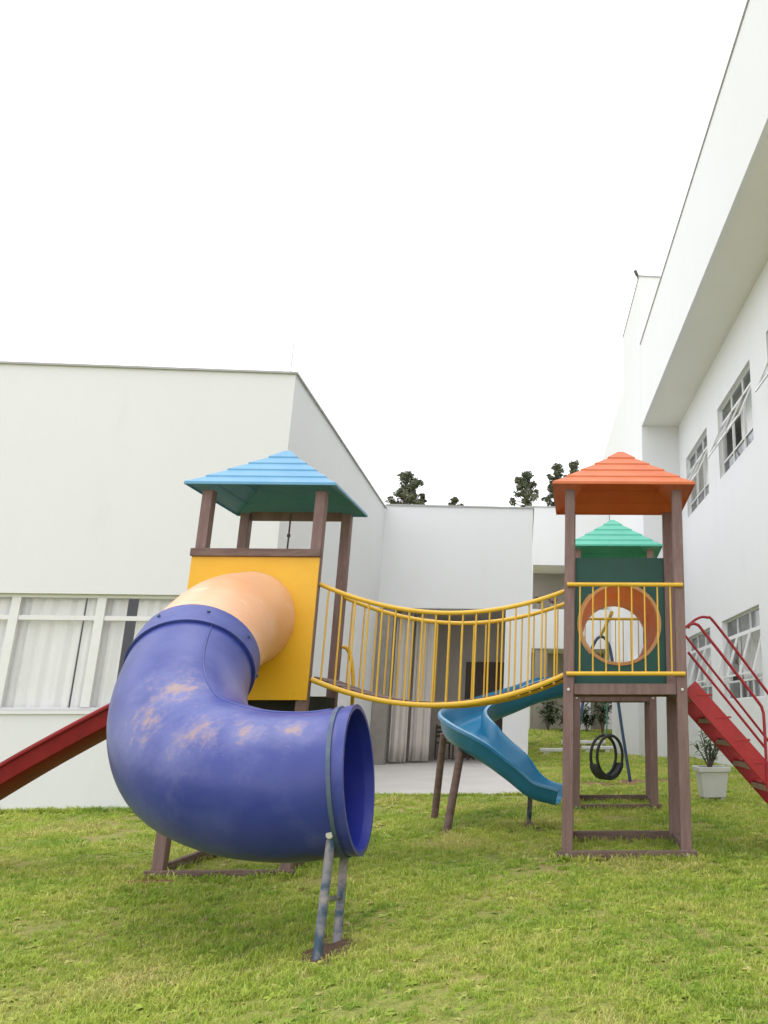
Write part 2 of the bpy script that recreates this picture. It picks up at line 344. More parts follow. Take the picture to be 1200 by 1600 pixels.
# ---------------------------------------------------------------- middle building with open veranda
CB = thing('building', 'low white building with open veranda behind the rope bridge', 'building', (-1.9, 21., 0))
cbx = lambda x: x+1.9
cm = MB(); cm.box(cbx(-3.845), cbx(.13), 0, .3, 3.92, 6.68); cm.box(cbx(-.53), cbx(.13), 0, .3, -.3, 3.92)
cm.box(cbx(-.12), cbx(.13), .3, 9., -.3, 6.68); cm.box(cbx(-4.1), cbx(-3.845), -.04, 6, -.3, 6.5)
CBW = cm.build('wall', 'wall', CB)
MB().box(cbx(-3.845), cbx(.16), -.03, .33, 6.68, 6.72).box(cbx(-.15), cbx(.16), .33, 9.0, 6.68, 6.72).build('roof_flashing', 'cap', CB)
MB().box(cbx(-3.845), cbx(-.12), .3, 3.6, 3.95, 4.1).build('ceiling', 'veranda_wall', CB)
MB().box(cbx(-3.845), cbx(-.12), 3.4, 3.6, -.3, 3.95).build('back_wall', 'veranda_wall', CB)
MB().box(cbx(-3.845), cbx(-.12), .3, 9., 6.2, 6.3).build('roof_slab', 'wall', CB)
MB().box(cbx(-3.835), cbx(-3.45), .05, .35, 0.01, 3.915).build('pillar', mat('stone_pillar', (.33, .30, .27), .7, (.24, .22, .20), 3, .7, .3, 30), CB)
dr = MB().box(cbx(-1.75), cbx(-.45), 3.3, 3.39, .01, 2.75).build('door', 'darkwood', CB, bevel=.01)
for k in range(2): MB().box(cbx(-1.68+k*.62), cbx(-1.15+k*.62), 3.28, 3.299, .2, 2.5).build('panel', 'darkwood', dr, bevel=.008)
MB().tube([(cbx(-1.12), 3.26, 1.05), (cbx(-1.12), 3.26, 1.3)], .02, 8).build('handle', 'steel', dr)
gv = 'white curtains tied back in the veranda'; lv = 'long white curtain hanging in the veranda opening beside the stone pillar'
for i, (a, b) in enumerate([(-3.42, -2.98), (-2.95, -2.45)]): curtain(a, b, 21.5+i*.35, .06, 3.9, ['long white curtain hanging beside the stone pillar in the veranda', 'long white curtain hanging deeper in the veranda, away from the stone pillar'][i], gv, 20+i, .035).data.materials[0] = M['cream_cloth']
for i, (x, y) in enumerate([(-2.2, 23.5), (-1.25, 23.2)]):
    ch = thing('chair', ['dark wooden chair standing in the veranda near the curtains', 'dark wooden chair standing in the veranda in front of the door'][i], 'chair', (x, y, .012), R(20+50*i), 'veranda chairs')
    MB().box(-.22, .22, -.22, .22, .43, .47).build('seat', 'darkwood', ch, bevel=.008)
    for sx in (-1, 1):
        for sy in (-1, 1): MB().box(sx*.2-.02, sx*.2+.02, sy*.2-.02, sy*.2+.02, 0, .43 if sy < 0 else .95).build('leg', 'darkwood', ch)
    for k in range(3): MB().box(-.18, .18, .19, .21, .58+k*.12, .66+k*.12).build('backrest_slat', 'darkwood', ch)

# ---------------------------------------------------------------- linking block with balcony, further back
KB = thing('building', 'white linking block with shaded balcony behind the green roofed tower', 'building', (2., 34., .4))
kx = lambda x: x-2.; kz = lambda z: z-.4
km = MB(); km.box(kx(-.11), kx(3.62), 0, .3, kz(7.55), kz(10.15)); km.box(kx(-.11), kx(.27), 0, .3, kz(0), kz(7.55)); km.box(kx(.27), kx(3.62), 0, .2, kz(3.95), kz(5.62))
km.build('wall', 'wall', KB)
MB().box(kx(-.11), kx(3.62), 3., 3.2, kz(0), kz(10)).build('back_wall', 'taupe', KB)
MB().box(kx(-.11), kx(3.62), .3, 3., kz(7.7), kz(7.8)).build('balcony_ceiling', 'soffit', KB)
MB().box(kx(-.11), kx(3.62), .2, 3., kz(3.97), kz(4.1)).build('balcony_floor', 'soffit', KB)
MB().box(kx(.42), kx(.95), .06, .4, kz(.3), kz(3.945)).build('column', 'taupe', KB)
MB().box(kx(2.35), kx(2.8), .06, .4, kz(.3), kz(3.945)).build('column', 'wall', KB)
MB().box(kx(-.13), kx(3.62), -.03, .32, kz(10.15), kz(10.2)).build('roof_flashing', 'cap', KB)

# ---------------------------------------------------------------- right building
RB = thing('building', 'tall white building with deep eaves and awning windows', 'building', (4.85, 16., 0))
rx = lambda x: x-4.85; ry = lambda y: y-16.
FZ0, FZ1, FX = 10.36, 13.25, 3.64
wins = [(11.4, 14.55, 7.0, 8.9), (15.8, 18.85, 7.0, 8.9), (20.1, 22.95, 7.0, 8.9), (16.1, 19.3, 1.55, 3.45), (20.6, 23.6, 1.55, 3.45), (11.7, 14.8, 1.55, 3.45)]
rm = MB()
def wall_with_holes(mb, y0, y1, z0, z1, holes, x0, x1):
    yy = sorted({y0, y1, *[h[0] for h in holes], *[h[1] for h in holes]}); zz = sorted({z0, z1, *[h[2] for h in holes], *[h[3] for h in holes]})
    for a, b in zip(yy[:-1], yy[1:]):
        run = None
        for c, d in zip(zz[:-1], zz[1:]):
            hole = any(h[0] <= a+1e-6 and h[1] >= b-1e-6 and h[2] <= c+1e-6 and h[3] >= d-1e-6 for h in holes)
            if hole:
                if run: mb.box(x0, x1, a, b, *run); run = None
            else: run = (run[0] if run else c, d)
        if run: mb.box(x0, x1, a, b, *run)
wall_with_holes(rm, ry(-4), ry(24.), -.4, FZ0+.2, [(ry(a), ry(b), c, d) for a, b, c, d in wins], 0, .22)
rm.build('wall', 'wall', RB)
MB().box(rx(FX+.12), rx(7), ry(-4), ry(24.), FZ0, FZ0+.19).build('soffit', 'soffit', RB)
MB().box(rx(FX), rx(FX+.12), ry(-4), ry(24.), FZ0-.015, FZ1).build('fascia', 'wall', RB)
MB().box(rx(FX-.03), rx(FX+.15), ry(-4), ry(23.98), FZ1, FZ1+.05).build('roof_flashing', 'cap', RB)
MB().box(rx(FX-.004), rx(9.), ry(24.), ry(28.6), -.4, 15.85).build('stair_tower', 'wall', RB)
MB().box(rx(FX-.03), rx(9.), ry(23.97), ry(28.62), 15.85, 15.89).build('tower_flashing', 'cap', RB)
MB().box(rx(FX), rx(9.), ry(28.6), ry(44.), -.4, 13.6).build('rear_wing', 'wall', RB)
MB().box(rx(3.05), rx(4.3), ry(25.6), ry(28.0), -.4, 2.9).build('porch', 'wall', RB)
for a, b, c, d in wins:
    w0 = MB(); xin = .10
    cols = [a+(b-a)*k/3 for k in range(4)]; rows = [c, c+.42, d-.42, d]; t_ = .045
    for k, yv in enumerate(cols):
        w0.box(xin, xin+.06, ry(yv-(t_/2 if 0 < k < 3 else (0 if k == 0 else t_))), ry(yv+(t_/2 if 0 < k < 3 else (t_ if k == 0 else 0))), c, d)
    for k, zv in enumerate(rows):
        za, zb = (zv, zv+t_) if k == 0 else ((zv-t_, zv) if k == 3 else (zv-t_/2, zv+t_/2))
        for q in range(3): w0.box(xin+.003, xin+.057, ry(cols[q]+t_/2+.001), ry(cols[q+1]-t_/2-.001), za+.001, zb-.001)
    wo = w0.build('window', 'alu', RB)
    for q in range(3):
        for r_ in (0, 2):
            MB().box(xin+.03, xin+.036, ry(cols[q]+.03), ry(cols[q+1]-.03), rows[r_]+.03, rows[r_+1]-.03).build('pane', 'glass_dark', wo)
        # middle row: awning sash swung out at the bottom
        y0, y1 = ry(cols[q]+.03), ry(cols[q+1]-.03); zt, zb = rows[2]-.03, rows[1]+.03; hgt = zt-zb; an = R(24 if c > 5 else 17)
        dx, dz = -math.sin(an)*hgt, -math.cos(an)*hgt
        s_ = MB()
        for yv in (y0+.02, y1-.02): s_.bar((xin, yv, zt), (xin+dx, yv, zt+dz), .04, .035, (1, 0, 0))
        s_.bar((xin, y0+.042, zt-.02), (xin, y1-.042, zt-.02), .035, .04); s_.bar((xin+dx, y0+.042, zt+dz+.02), (xin+dx, y1-.042, zt+dz+.02), .035, .04)
        sash = s_.build('sash', 'alu', wo)
        MB().add([(xin-.004, y0+.03, zt), (xin-.004, y1-.03, zt), (xin+dx-.004, y1-.03, zt+dz), (xin+dx-.004, y0+.03, zt+dz)], [(0, 1, 2, 3)]).build('awning_pane', 'glass', wo)
    MB().box(1.3, 1.35, ry(a-.3), ry(b+.3), c-.4, d+.4).build('room_wall', 'room_in', RB)
    MB().box(.22, 1.3, ry(a-.3), ry(b+.3), d+.3, d+.36).build('room_ceiling', 'room_in', RB); MB().box(.22, 1.3, ry(a-.3), ry(b+.3), c-.4, c-.34).build('room_floor', 'room_in', RB)
def side_curtain(y0, y1, z0, z1, seed, label, group):
    o = curtain(y0, y1, 0, z0, z1, label, group, seed, .03)
    o.matrix_world = Matrix(((0, 1, 0, 5.25), (1, 0, 0, 0), (0, 0, 1, 0), (0, 0, 0, 1)))
    return o
k = 40
for a, b, c, d in wins:
    k += 1
    up_ = c > 5
    side_curtain(a+.1, b-.75 if up_ else b-.2, c+.42, d+.1, k, 'white curtain in the '+('upper' if up_ else 'ground floor')+' awning window '+{11: 'third from', 15: 'second from', 16: 'second from', 20: 'nearest', }[int(a)]+' the stair tower',
                 'upper floor curtains' if up_ else 'ground floor curtains')
tag(MB().tube([(3.7, 24.2, 15.89), (3.7, 24.2, 17.8)], .02, 6).build('lightning_rod', 'steel'), 'thin lightning rod on top of the tall stair tower', 'rod')
o = MB().bar((3.62, 24.3, 16.05), (3.52, 24.22, 16.22), .07, .1).bar((3.66, 24.33, 15.89), (3.62, 24.3, 16.1), .05, .05).build('floodlight', 'dark_in')
tag(o, 'small dark floodlight on the edge of the tall stair tower roof', 'floodlight')

# ---------------------------------------------------------------- far trees
def leaf_cloud(mb, c, rad, n, size, rnd, flat=1.):
    for _ in range(n):
        while True:
            p = Vector((rnd.uniform(-1, 1), rnd.uniform(-1, 1), rnd.uniform(-1, 1)))
            if .12 < p.length < 1: break
        p = Vector((p.x*rad[0], p.y*rad[1], p.z*rad[2]))+Vector(c)
        d = Vector((rnd.gauss(0, 1), rnd.gauss(0, 1), rnd.gauss(0, .7))).normalized(); e = d.orthogonal().normalized(); e = (e*math.cos(rnd.random()*3)+d.cross(e)*math.sin(rnd.random()*3)).normalized()
        s1 = size*rnd.uniform(.6, 1.4); s2 = s1*.45
        mb.add([p-d*s1, p+e*s2, p+d*s1, p-e*s2], [(0, 1, 2, 3)])
def far_tree(px, top, wid, hgt, Y, label, seed, tufts):
    rnd = random.Random(seed)
    def at(u, v):
        d = Fw+Rt*((u-CX)/FPX)-Up*((v-CY)/FPX); return Vector((0, 0, EYE))+d*(Y/d.y)
    c = at(px, top); sc = Y/1250.; W = wid*sc/2; H = hgt*sc
    t_ = thing('tree', label, 'tree', (c.x, Y, 0), 0, 'trees rising beyond the roofs')
    mb = MB(); z0 = c.z-H
    tr = MB(); tr.tube([(0, 0, -.2), (.1, .05, z0*.5), (0, 0, z0+H*.4), (0, 0, z0+H*.95)], [.35, .28, .14, .03], 8)
    for q in range(tufts):
        u = rnd.random()**.8; u = u*.97; zz = z0+H*u
        env = W*min(1., 2.2*(1-u)**.62)*(.55+.45*math.sin(u*9+seed)**2)
        a = rnd.uniform(0, 6.28); r_ = env*math.sqrt(rnd.random()); cc = Vector((math.cos(a)*r_, math.sin(a)*r_, zz))
        s_ = W*.20*rnd.uniform(.6, 1.3)
        leaf_cloud(mb, cc, (s_*1.35, s_*1.35, s_*.85), 62, .085, rnd)
        tr.tube([(0, 0, zz-.25*W-.1), cc*.55+Vector((0, 0, zz*.45-.12*W)), cc], [.04, .028, .012], 5)
    tr.build('trunk', 'bark', t_, smooth=True); mb.build('crown', 'treeleaf', t_, fix=False)
far_tree(636, 737, 56, 85, 46, 'grey green tree with a rounded crown beyond the veranda roof', 1, 95)
far_tree(658, 770, 26, 45, 48, 'small low tree crown touching the rounded tree beyond the veranda roof', 8, 30)
far_tree(711, 776, 24, 40, 46, 'lone small tree top peeping over the middle of the veranda roof', 2, 30)
far_tree(824, 738, 56, 100, 44, 'open airy tree left of the orange roof with sky showing through', 3, 75)
far_tree(870, 722, 42, 110, 45, 'tall slim tree half behind the eave of the orange roof', 4, 80)
far_tree(897, 717, 34, 110, 50, 'tallest far tree mostly hidden behind the orange roof', 5, 80)

# ================================================================== PLAYGROUND
PH, DW, DD, PW = 3.33, 1.04, .88, .095     # post height, post spacing across and deep, post thickness
DECK = 1.47
def roof(parent, m, half=.69, z=PH+.02, h=.52, tiers=5):
    mb = MB(); prof = []
    for i in range(tiers):
        a = half*(1-i/tiers)+(.006 if i else 0); b = half*(1-(i+1)/tiers)
        z0 = z+h*i/tiers; z1 = z+h*(i+1)/tiers
        prof += [(a, z0), (a-.003, z0+(.026 if i == 0 else .016)), (max(b-.0, .03), z1+.004)]
    vs = []
    sy = (half-(DW-DD)/2)/half
    for a, zz in prof: vs += [(-a, -a*sy, zz), (a, -a*sy, zz), (a, a*sy, zz), (-a, a*sy, zz)]
    n = len(prof); fs = [(i*4+j, i*4+(j+1) % 4, (i+1)*4+(j+1) % 4, (i+1)*4+j) for i in range(n-1) for j in range(4)]
    fs.append(tuple((n-1)*4+j for j in range(4)))
    mb.add(vs, fs); o = mb.build('roof', m, parent)
    sm = o.modifiers.new('thickness', 'SOLIDIFY'); sm.thickness = .014; sm.offset = -1
    bv = o.modifiers.new('bevel', 'BEVEL'); bv.width = .006; bv.segments = 2; bv.limit_method = 'ANGLE'
    return o
def tower(name, label, loc, rot, roofm, PH=PH):
    t_ = thing(name, label, 'play tower', loc, rot)
    p = MB().box(-PW/2, PW/2, -PW/2, PW/2, -.08, PH).build('post', 'wood', t_, bevel=.006); p.location = (-DW/2, -DD/2, 0)
    for sx, sy in ((1, -1), (-1, 1), (1, 1)): share(p, t_, (sx*DW/2, sy*DD/2, 0))
    hw = DW/2+PW/2; hd = DD/2+PW/2
    MB().box(-hw-.04, hw+.04, -hd-.04, -hd-.002, -.04, .075).build('base_beam', 'wood_low', t_, bevel=.006)
    MB().box(-hw-.02, hw+.02, hd+.002, hd+.04, -.04, .10).build('base_beam', 'wood_low', t_, bevel=.006)
    for sx in (-1, 1): MB().bar((sx*(DW/2), -hd+PW+.002, .035), (sx*(DW/2), hd-PW-.002, .035), .05, .13).build('base_beam', 'wood_low', t_, bevel=.006)
    for sy in (-1, 1): MB().box(-hw+PW+.002, hw-PW-.002, sy*(DD/2)-.03, sy*(DD/2)+.03, DECK-(.03 if sy < 0 and roofm == 'blue_roof' else .085), DECK+.012).build('deck_beam', 'wood', t_, bevel=.005)
    for sx in (-1, 1): MB().box(sx*(DW/2)-.03, sx*(DW/2)+.03, -hd+PW+.002, hd-PW-.002, DECK-.10, DECK-.005).build('deck_beam', 'wood', t_, bevel=.005)
    n = 8; y0, y1 = -DD/2+.032, DD/2-.032; pw = (y1-y0)/n
    for k_ in range(n): MB().box(-hw+PW*.5+.035, hw-PW*.5-.035, y0+k_*pw+.006, y0+(k_+1)*pw-.006, DECK-.03, DECK).build('deck_plank', 'wood_low', t_)
    if roofm == 'blue_roof': MB().box(-hw+PW+.002, hw-PW-.002, DD/2-.018, DD/2+.018, PH-.07, PH+.02).build('top_beam', 'wood', t_)
    roof(t_, roofm, z=PH+.02)
    for sx in (-1, 1):
        for zz in (DECK-.04, .04):
            MB().lathe([(0, -.008), (.012, -.008), (.016, 0), (.016, .006)], 10, (sx*DW/2, -hd-(.045 if zz < 1 else .004), zz), 'y').build('bolt', 'steel', t_)
    return t_
def hole_panel(parent, name, m, hw, z0, z1, y, cx_, cz, r, th=.02):
    """board with a round opening"""
    n = 48; sq = []; ci = []
    for j in range(n):
        a = 2*math.pi*j/n; dx, dz = math.cos(a), math.sin(a)
        tx = ((hw-cx_) if dx > 0 else (-hw-cx_))/dx if abs(dx) > 1e-6 else 1e9
        tz = ((z1-cz) if dz > 0 else (z0-cz))/dz if abs(dz) > 1e-6 else 1e9
        q = min(tx, tz); sq.append((cx_+dx*q, cz+dz*q)); ci.append((cx_+dx*r, cz+dz*r))
    # push nearest rim points onto the true corners
    for X_, Z_ in ((-hw, z0), (hw, z0), (-hw, z1), (hw, z1)):
        j = min(range(n), key=lambda i: (sq[i][0]-X_)**2+(sq[i][1]-Z_)**2); sq[j] = (X_, Z_)
    vs = []
    for yy in (y, y+th): vs += [(a, yy, b) for a, b in sq]+[(a, yy, b) for a, b in ci]
    fs = []
    for j in range(n):
        k_ = (j+1) % n
        fs += [(j, k_, n+k_, n+j), (2*n+j, 3*n+j, 3*n+k_, 2*n+k_), (j, 2*n+j, 2*n+k_, k_), (n+j, n+k_, 3*n+k_, 3*n+j)]
    return MB().add(vs, fs).build(name, m, parent)
def rail_panel(parent, name, y, x0, x1, z0, z1, nb):
    MB().tube([(x0, y, z1), (x1, y, z1)], .020, 10).build('top_rail', 'yellow', parent, smooth=True, auto=50)
    MB().tube([(x0, y, z0), (x1, y, z0)], .020, 10).build('bottom_rail', 'yellow', parent, smooth=True, auto=50)
    b = MB().tube([(0, 0, z0+.015), (0, 0, z1-.015)], .0075, 8).build('railing_bar', 'yellow', parent, smooth=True, auto=50)
    for k_ in range(nb):
        x = x0+(x1-x0)*(k_+1)/(nb+1)
        if k_ == 0: b.location = (x, y, 0)
        else: share(b, parent, (x, y, 0))

ROT = R(-4)
def loc2w(t_, p): return Matrix.Translation(t_.location) @ Matrix.Rotation(t_.rotation_euler.z, 4, 'Z') @ Vector(p)

# left tower --------------------------------------------------------
LT = tower('play_tower', 'brown wooden play tower with sky blue roof and yellow front panel', (-2.43, 7.79, -.10), R(-3), 'blue_roof')
hwp = DW/2+PW/2+.005
hole_panel(LT, 'front_panel', 'ypanel', hwp, 1.43, 2.69, -DD/2-PW/2-.024, -.05, 2.13, .395)
MB().box(-hwp-.01, hwp+.01, -DD/2-PW/2-.05, -DD/2-PW/2-.001, 2.693, 2.765).build('top_board', 'wood_low', LT, bevel=.005)
ch = [(.02, .2, PH-.05), (.02, .2, PH-.3), (.015, .21, PH-.62)]
MB().tube(ch, .009, 6).build('bell_rope', 'darkwood', LT)
for zz in (PH-.28, PH-.58): MB().lathe([(0, -.02), (.018, -.015), (.018, .015), (0, .02)], 8, (.018, .205, zz)).build('rope_knot', 'darkwood', LT)
for k_ in range(7): MB().bar((-.45+k_*.13, -.315, DECK-.15), (-.425+k_*.13, -.315, DECK-.30), .014, .014).build('brace_rod', 'alu', LT)
MB().box(-.46, .46, -.30, -.28, DECK-.33, DECK-.035).build('deck_shade_board', 'tyre', LT)  # black sheet added to paint the deep shade under the deck
MB().box(.553, .563, -.37, .37, DECK-.33, DECK-.005).build('deck_shade_board', 'tyre', LT)  # second black sheet, the same painted shade along the bridge side

# tube slide ----------------------------------------------------------
TS = thing('tube_slide', 'big worn blue elbow tube slide with faded orange upper section', 'tube slide', (-1.6, 5.4, -.09))
off = Vector((-1.6, 5.4, -.09))
TR = .43
tp = [(-2.47, 7.36, 2.04), (-2.50, 6.85, 1.90), (-2.50, 6.35, 1.59), (-2.38, 5.90, 1.23), (-2.12, 5.54, .95), (-1.76, 5.32, .825), (-1.36, 5.22, .79), (-.99, 5.21, .83)]
TUBE = catmull(tp, 14)
def arc_frames(P):
    ref = None; o = []
    for i, p in enumerate(P):
        d = (P[min(i+1, len(P)-1)]-P[max(i-1, 0)]).normalized()
        if ref is None: ref = Vector((0, 0, 1))
        sd = d.cross(ref).normalized(); ref = sd.cross(d).normalized(); o.append((p, d, sd, ref))
    return o
FRM = arc_frames(TUBE)
def pipe_section(i0, i1, r0, name, m, th=.022, flare=None):
    n = 56; vs = []; fs = []; k_ = i1-i0+1
    for rr in (0, -th):
        for i in range(i0, i1+1):
            p, d, sd, u = FRM[i]; r_ = r0+rr+(flare(i) if flare else 0)
            vs += [p-off+(sd*math.cos(a)+u*math.sin(a))*r_ for a in [2*math.pi*j/n for j in range(n)]]
    for L_ in (0, 1):
        b = L_*k_*n
        for i in range(k_-1):
            for j in range(n):
                q = (b+i*n+j, b+i*n+(j+1) % n, b+(i+1)*n+(j+1) % n, b+(i+1)*n+j); fs.append(q if L_ == 0 else q[::-1])
    for i in (0, k_-1):
        for j in range(n): fs.append((i*n+j, i*n+(j+1) % n, k_*n+i*n+(j+1) % n, k_*n+i*n+j))
    o = MB().add(vs, fs).build(name, m, TS, smooth=True, auto=40)
    if m == 'blue_tube':
        o.data.materials.append(M['blue_inner']); h = (k_-1)*n
        for i in range(h, 2*h): o.data.polygons[i].material_index = 1
    return o
NT = len(FRM)-1
J = 27
MB().tube([p-off+(sd*math.cos(R(118))+u*math.sin(R(118)))*TR for p, d, sd, u in FRM[J+4:NT-4]], .008, 8).build('mould_seam', 'blue_ring', TS, smooth=True)
MB().tube([p-off+(sd*math.cos(R(-62))+u*math.sin(R(-62)))*TR for p, d, sd, u in FRM[J+4:NT-4]], .008, 8).build('mould_seam', 'blue_ring', TS, smooth=True)
pipe_section(0, J, TR-.004, 'orange_section', 'orange_tube')
el = pipe_section(J+3, NT-2, TR, 'elbow_section', 'blue_tube')
pipe_section(J-1, J+4, TR+.022, 'joint_flange', 'blue_ring', .02)
pipe_section(NT-2, NT, TR+.006, 'exit_lip', 'blue_tube', .028, lambda i: .006*(i-NT+2)/2)
pipe_section(NT-4, NT-3, TR+.012, 'support_strap', 'strap', .012)
for i in (J+1,):
    p, d, sd, u = FRM[i]
    for a in [R(q) for q in (20, 65, 110, 155, 200, 245, 290, 335)]:
        q = p-off+(sd*math.cos(a)+u*math.sin(a))*(TR+.022)
        nrm = (sd*math.cos(a)+u*math.sin(a)); MB().tube([q, q+nrm*.012], .012, 8).build('bolt', 'strap', TS)
p, d, sd, u = FRM[NT-3]
legs = []
for sy, foot in ((-1, (-1.06, 4.76)), (1, (-1.02, 5.06))):
    ang = R(-62 if sy < 0 else -118)
    # the side vector of the exit end points towards -y
    yo = -.30 if sy < 0 else .10; a_ = Vector((p.x, p.y+yo, p.z-math.sqrt((TR+.02)**2-yo**2)))
    fz = gz(*foot)-.08
    lg = MB().tube([a_-off+Vector((0, 0, .05)), Vector((foot[0], foot[1], fz))-off], .026, 12).build('support_leg', 'legpaint', TS, smooth=True, auto=50)
    legs.append((a_, Vector((foot[0], foot[1], fz))))
mid = [a.lerp(b, .42)-off for a, b in legs]
MB().tube([mid[0], mid[1]], .014, 8).build('cross_brace', 'legpaint', TS)
q = legs[0][0]-off; MB().lathe([(0, -.03), (.02, -.03), (.028, -.01), (.028, .0)], 12, (q.x, q.y-.02, q.z+.07), 'y').build('bolt', 'steel', TS)
# bare soil around the slide legs
def soil_patch(cx_, cy_, ax, ay, label, seed, m='redsoil'):
    rnd = random.Random(seed); n = 26; ph = [rnd.uniform(0, 6.28) for _ in range(3)]
    vs = [(cx_, cy_, gz(cx_, cy_)+.004)]
    for ring in (.55, 1.):
        for j in range(n):
            a = 2*math.pi*j/n; r_ = ring*(1+.16*math.sin(2*a+ph[0])+.12*math.sin(3*a+ph[1])+.08*math.sin(7*a+ph[2]))
            x, y = cx_+ax*r_*math.cos(a), cy_+ay*r_*math.sin(a); vs.append((x, y, gz(x, y)+(.016 if ring < 1 else .004)))
    fs = [(0, 1+j, 1+(j+1) % n) for j in range(n)]+[(1+j, 1+n+j, 1+n+(j+1) % n, 1+(j+1) % n) for j in range(n)]
    o = MB().add(vs, fs).build('soil_patch', m, smooth=True); o['kind'] = 'structure'; SOIL.append((cx_, cy_, ax, ay)); return o
SOIL = []
soil_patch(-1.03, 4.93, .13, .24, '', 1, 'soil')
soil_patch(2.0, 15.4, .34, .45, '', 2); soil_patch(1.2, 15.1, .45, .40, '', 3); soil_patch(2.75, 15.6, .3, .3, '', 5)
soil_patch(-2.95, 7.15, .22, .12, '', 7);
soil_patch(.08, 9.6, .12, .3, '', 4); soil_patch(-.82, 9.3, .1, .16, '', 6)

# right tower ---------------------------------------------------------
RT = tower('play_tower', 'brown wooden play tower with orange roof beside the red stairs', (.955, 7.82, 0), ROT, 'orange_roof')
rail_panel(RT, 'railing', -DD/2-PW/2-.022, -DW/2-.02, DW/2+.03, DECK+.10, 2.39, 8)
hole_panel(RT, 'back_panel', 'green_panel', DW/2-PW/2-.002, 1.50, 2.83, DD/2-.01, .0, 2.13, .41)

# third tower ---------------------------------------------------------
GT = tower('play_tower', 'rear brown play tower with mint green roof at the tunnel end', (1.27, 11.48, 0), ROT, 'green_roof', 3.50)
rail_panel(GT, 'railing', DD/2+PW/2+.022, -DW/2, DW/2, DECK+.10, 2.62, 8)
hole_panel(GT, 'front_panel', 'green_panel', DW/2+PW/2, 1.50, 2.80, -DD/2-PW/2-.024, -.01, 2.25, .43)

# tunnel between right and rear tower --------------------------------
TU = thing('tunnel', 'short orange crawl tunnel joining the orange and green roofed towers', 'tunnel', (1.05, 9.7, 2.12))
a_ = loc2w(RT, (0, DD/2+.012, 2.13))-Vector((1.05, 9.7, 2.12)); b_ = loc2w(GT, (-.01, -DD/2-PW/2+.01, 2.25))-Vector((1.05, 9.7, 2.12))
n = 40; vs = []; fs = []; segs = 12
for rr in (.448, .430):
    for i in range(segs+1):
        c = a_.lerp(b_, i/segs)
        vs += [c+Vector((math.cos(q)*rr, 0, math.sin(q)*rr)) for q in [2*math.pi*j/n for j in range(n)]]
for L_ in (0, 1):
    for i in range(segs):
        for j in range(n):
            o_ = L_*(segs+1)*n; fs.append((o_+i*n+j, o_+i*n+(j+1) % n, o_+(i+1)*n+(j+1) % n, o_+(i+1)*n+j))
for i in (0, segs):
    for j in range(n): fs.append((i*n+j, i*n+(j+1) % n, (segs+1)*n+i*n+(j+1) % n, (segs+1)*n+i*n+j))
MB().add(vs, fs).build('tunnel_pipe', 'tunnel', TU, smooth=True, auto=40)
rim = MB().lathe([(.40, -.040), (.432, -.036), (.436, -.023), (.40, -.002)], 40, (0, 0, 0), 'y').build('tunnel_rim', 'tunnel', TU, smooth=True, auto=40); rim.location = a_; rim.rotation_euler = (0, 0, ROT)

# hanging bridge ------------------------------------------------------
BR = thing('bridge', 'yellow railed sagging footbridge with wooden planks between the blue and orange roofed towers', 'bridge', (-.75, 7.8, 0))
def sag(u, z0, z1, s): return z0+(z1-z0)*u-s*4*u*(1-u)
side = []
for sy in (-1, 1):
    A = loc2w(LT, (DW/2+PW/2-.0, sy*(DD/2-.02), 0)); B = loc2w(RT, (-DW/2-PW/2, sy*(DD/2-.02), 0)); side.append((A, B))
    def pt(u, za, zb, s, A=A, B=B): q = A.lerp(B, u); return Vector((q.x+.75, q.y-7.8, sag(u, za, zb, s)))
    topz = (2.36, 2.34, .235); lowz = (1.51, 1.56, .245)
    top = [pt(i/28, *topz) for i in range(29)]; low = [pt(i/28, *lowz) for i in range(29)]
    MB().tube(top, .021, 10).build('handrail', 'yellow', BR, smooth=True, auto=50)
    MB().tube(low, .024, 10).build('bottom_rail', 'yellow', BR, smooth=True, auto=50)
    nb = 18
    for k_ in range(nb):
        u = (k_+.7)/(nb+.4)
        MB().tube([pt(u, *lowz)+Vector((0, 0, .012)), pt(u, *topz)-Vector((0, 0, .012))], .0085, 8).build('railing_bar', 'yellow', BR, smooth=True, auto=50)
npl = 19
for k_ in range(npl):
    u0, u1 = (k_+.06)/npl, (k_+.94)/npl
    a1, b1 = side[0][0].lerp(side[0][1], (u0+u1)/2), side[1][0].lerp(side[1][1], (u0+u1)/2)
    um = (u0+u1)/2; z = sag(um, 1.51, 1.56, .245)+.02; slope = math.atan2(sag(u1, 1.51, 1.56, .245)-sag(u0, 1.51, 1.56, .245), (u1-u0)*2.25)
    pl = MB().bar((0, .035, 0), (0, (b1-a1).length-.035, 0), .105, .028).build('plank', 'wood_low', BR, bevel=.003)
    pl.location = (a1.x+.75, a1.y-7.8, z); pl.rotation_euler = (0, -slope, math.atan2(-(b1-a1).x, (b1-a1).y))
# yellow climbing pole behind the left tower
CP = [loc2w(LT, (DW/2+PW/2+.004, DD/2+.0, 1.95)), ]
P_ = CP[0]
pole = [P_+Vector((0, .01, .02)), P_+Vector((.05, .02, 0)), P_+Vector((.10, .02, -.10)), P_+Vector((.135, .02, -.30)), P_+Vector((.145, .02, -.6)), Vector((P_.x+.145, P_.y+.02, -.15))]
tag(MB().tube([q for q in catmull(pole, 6)], .019, 10).build('climbing_pole', 'yellow', smooth=True, auto=50), 'bent yellow climbing pole fixed to the rear post of the blue roofed tower', 'pole')

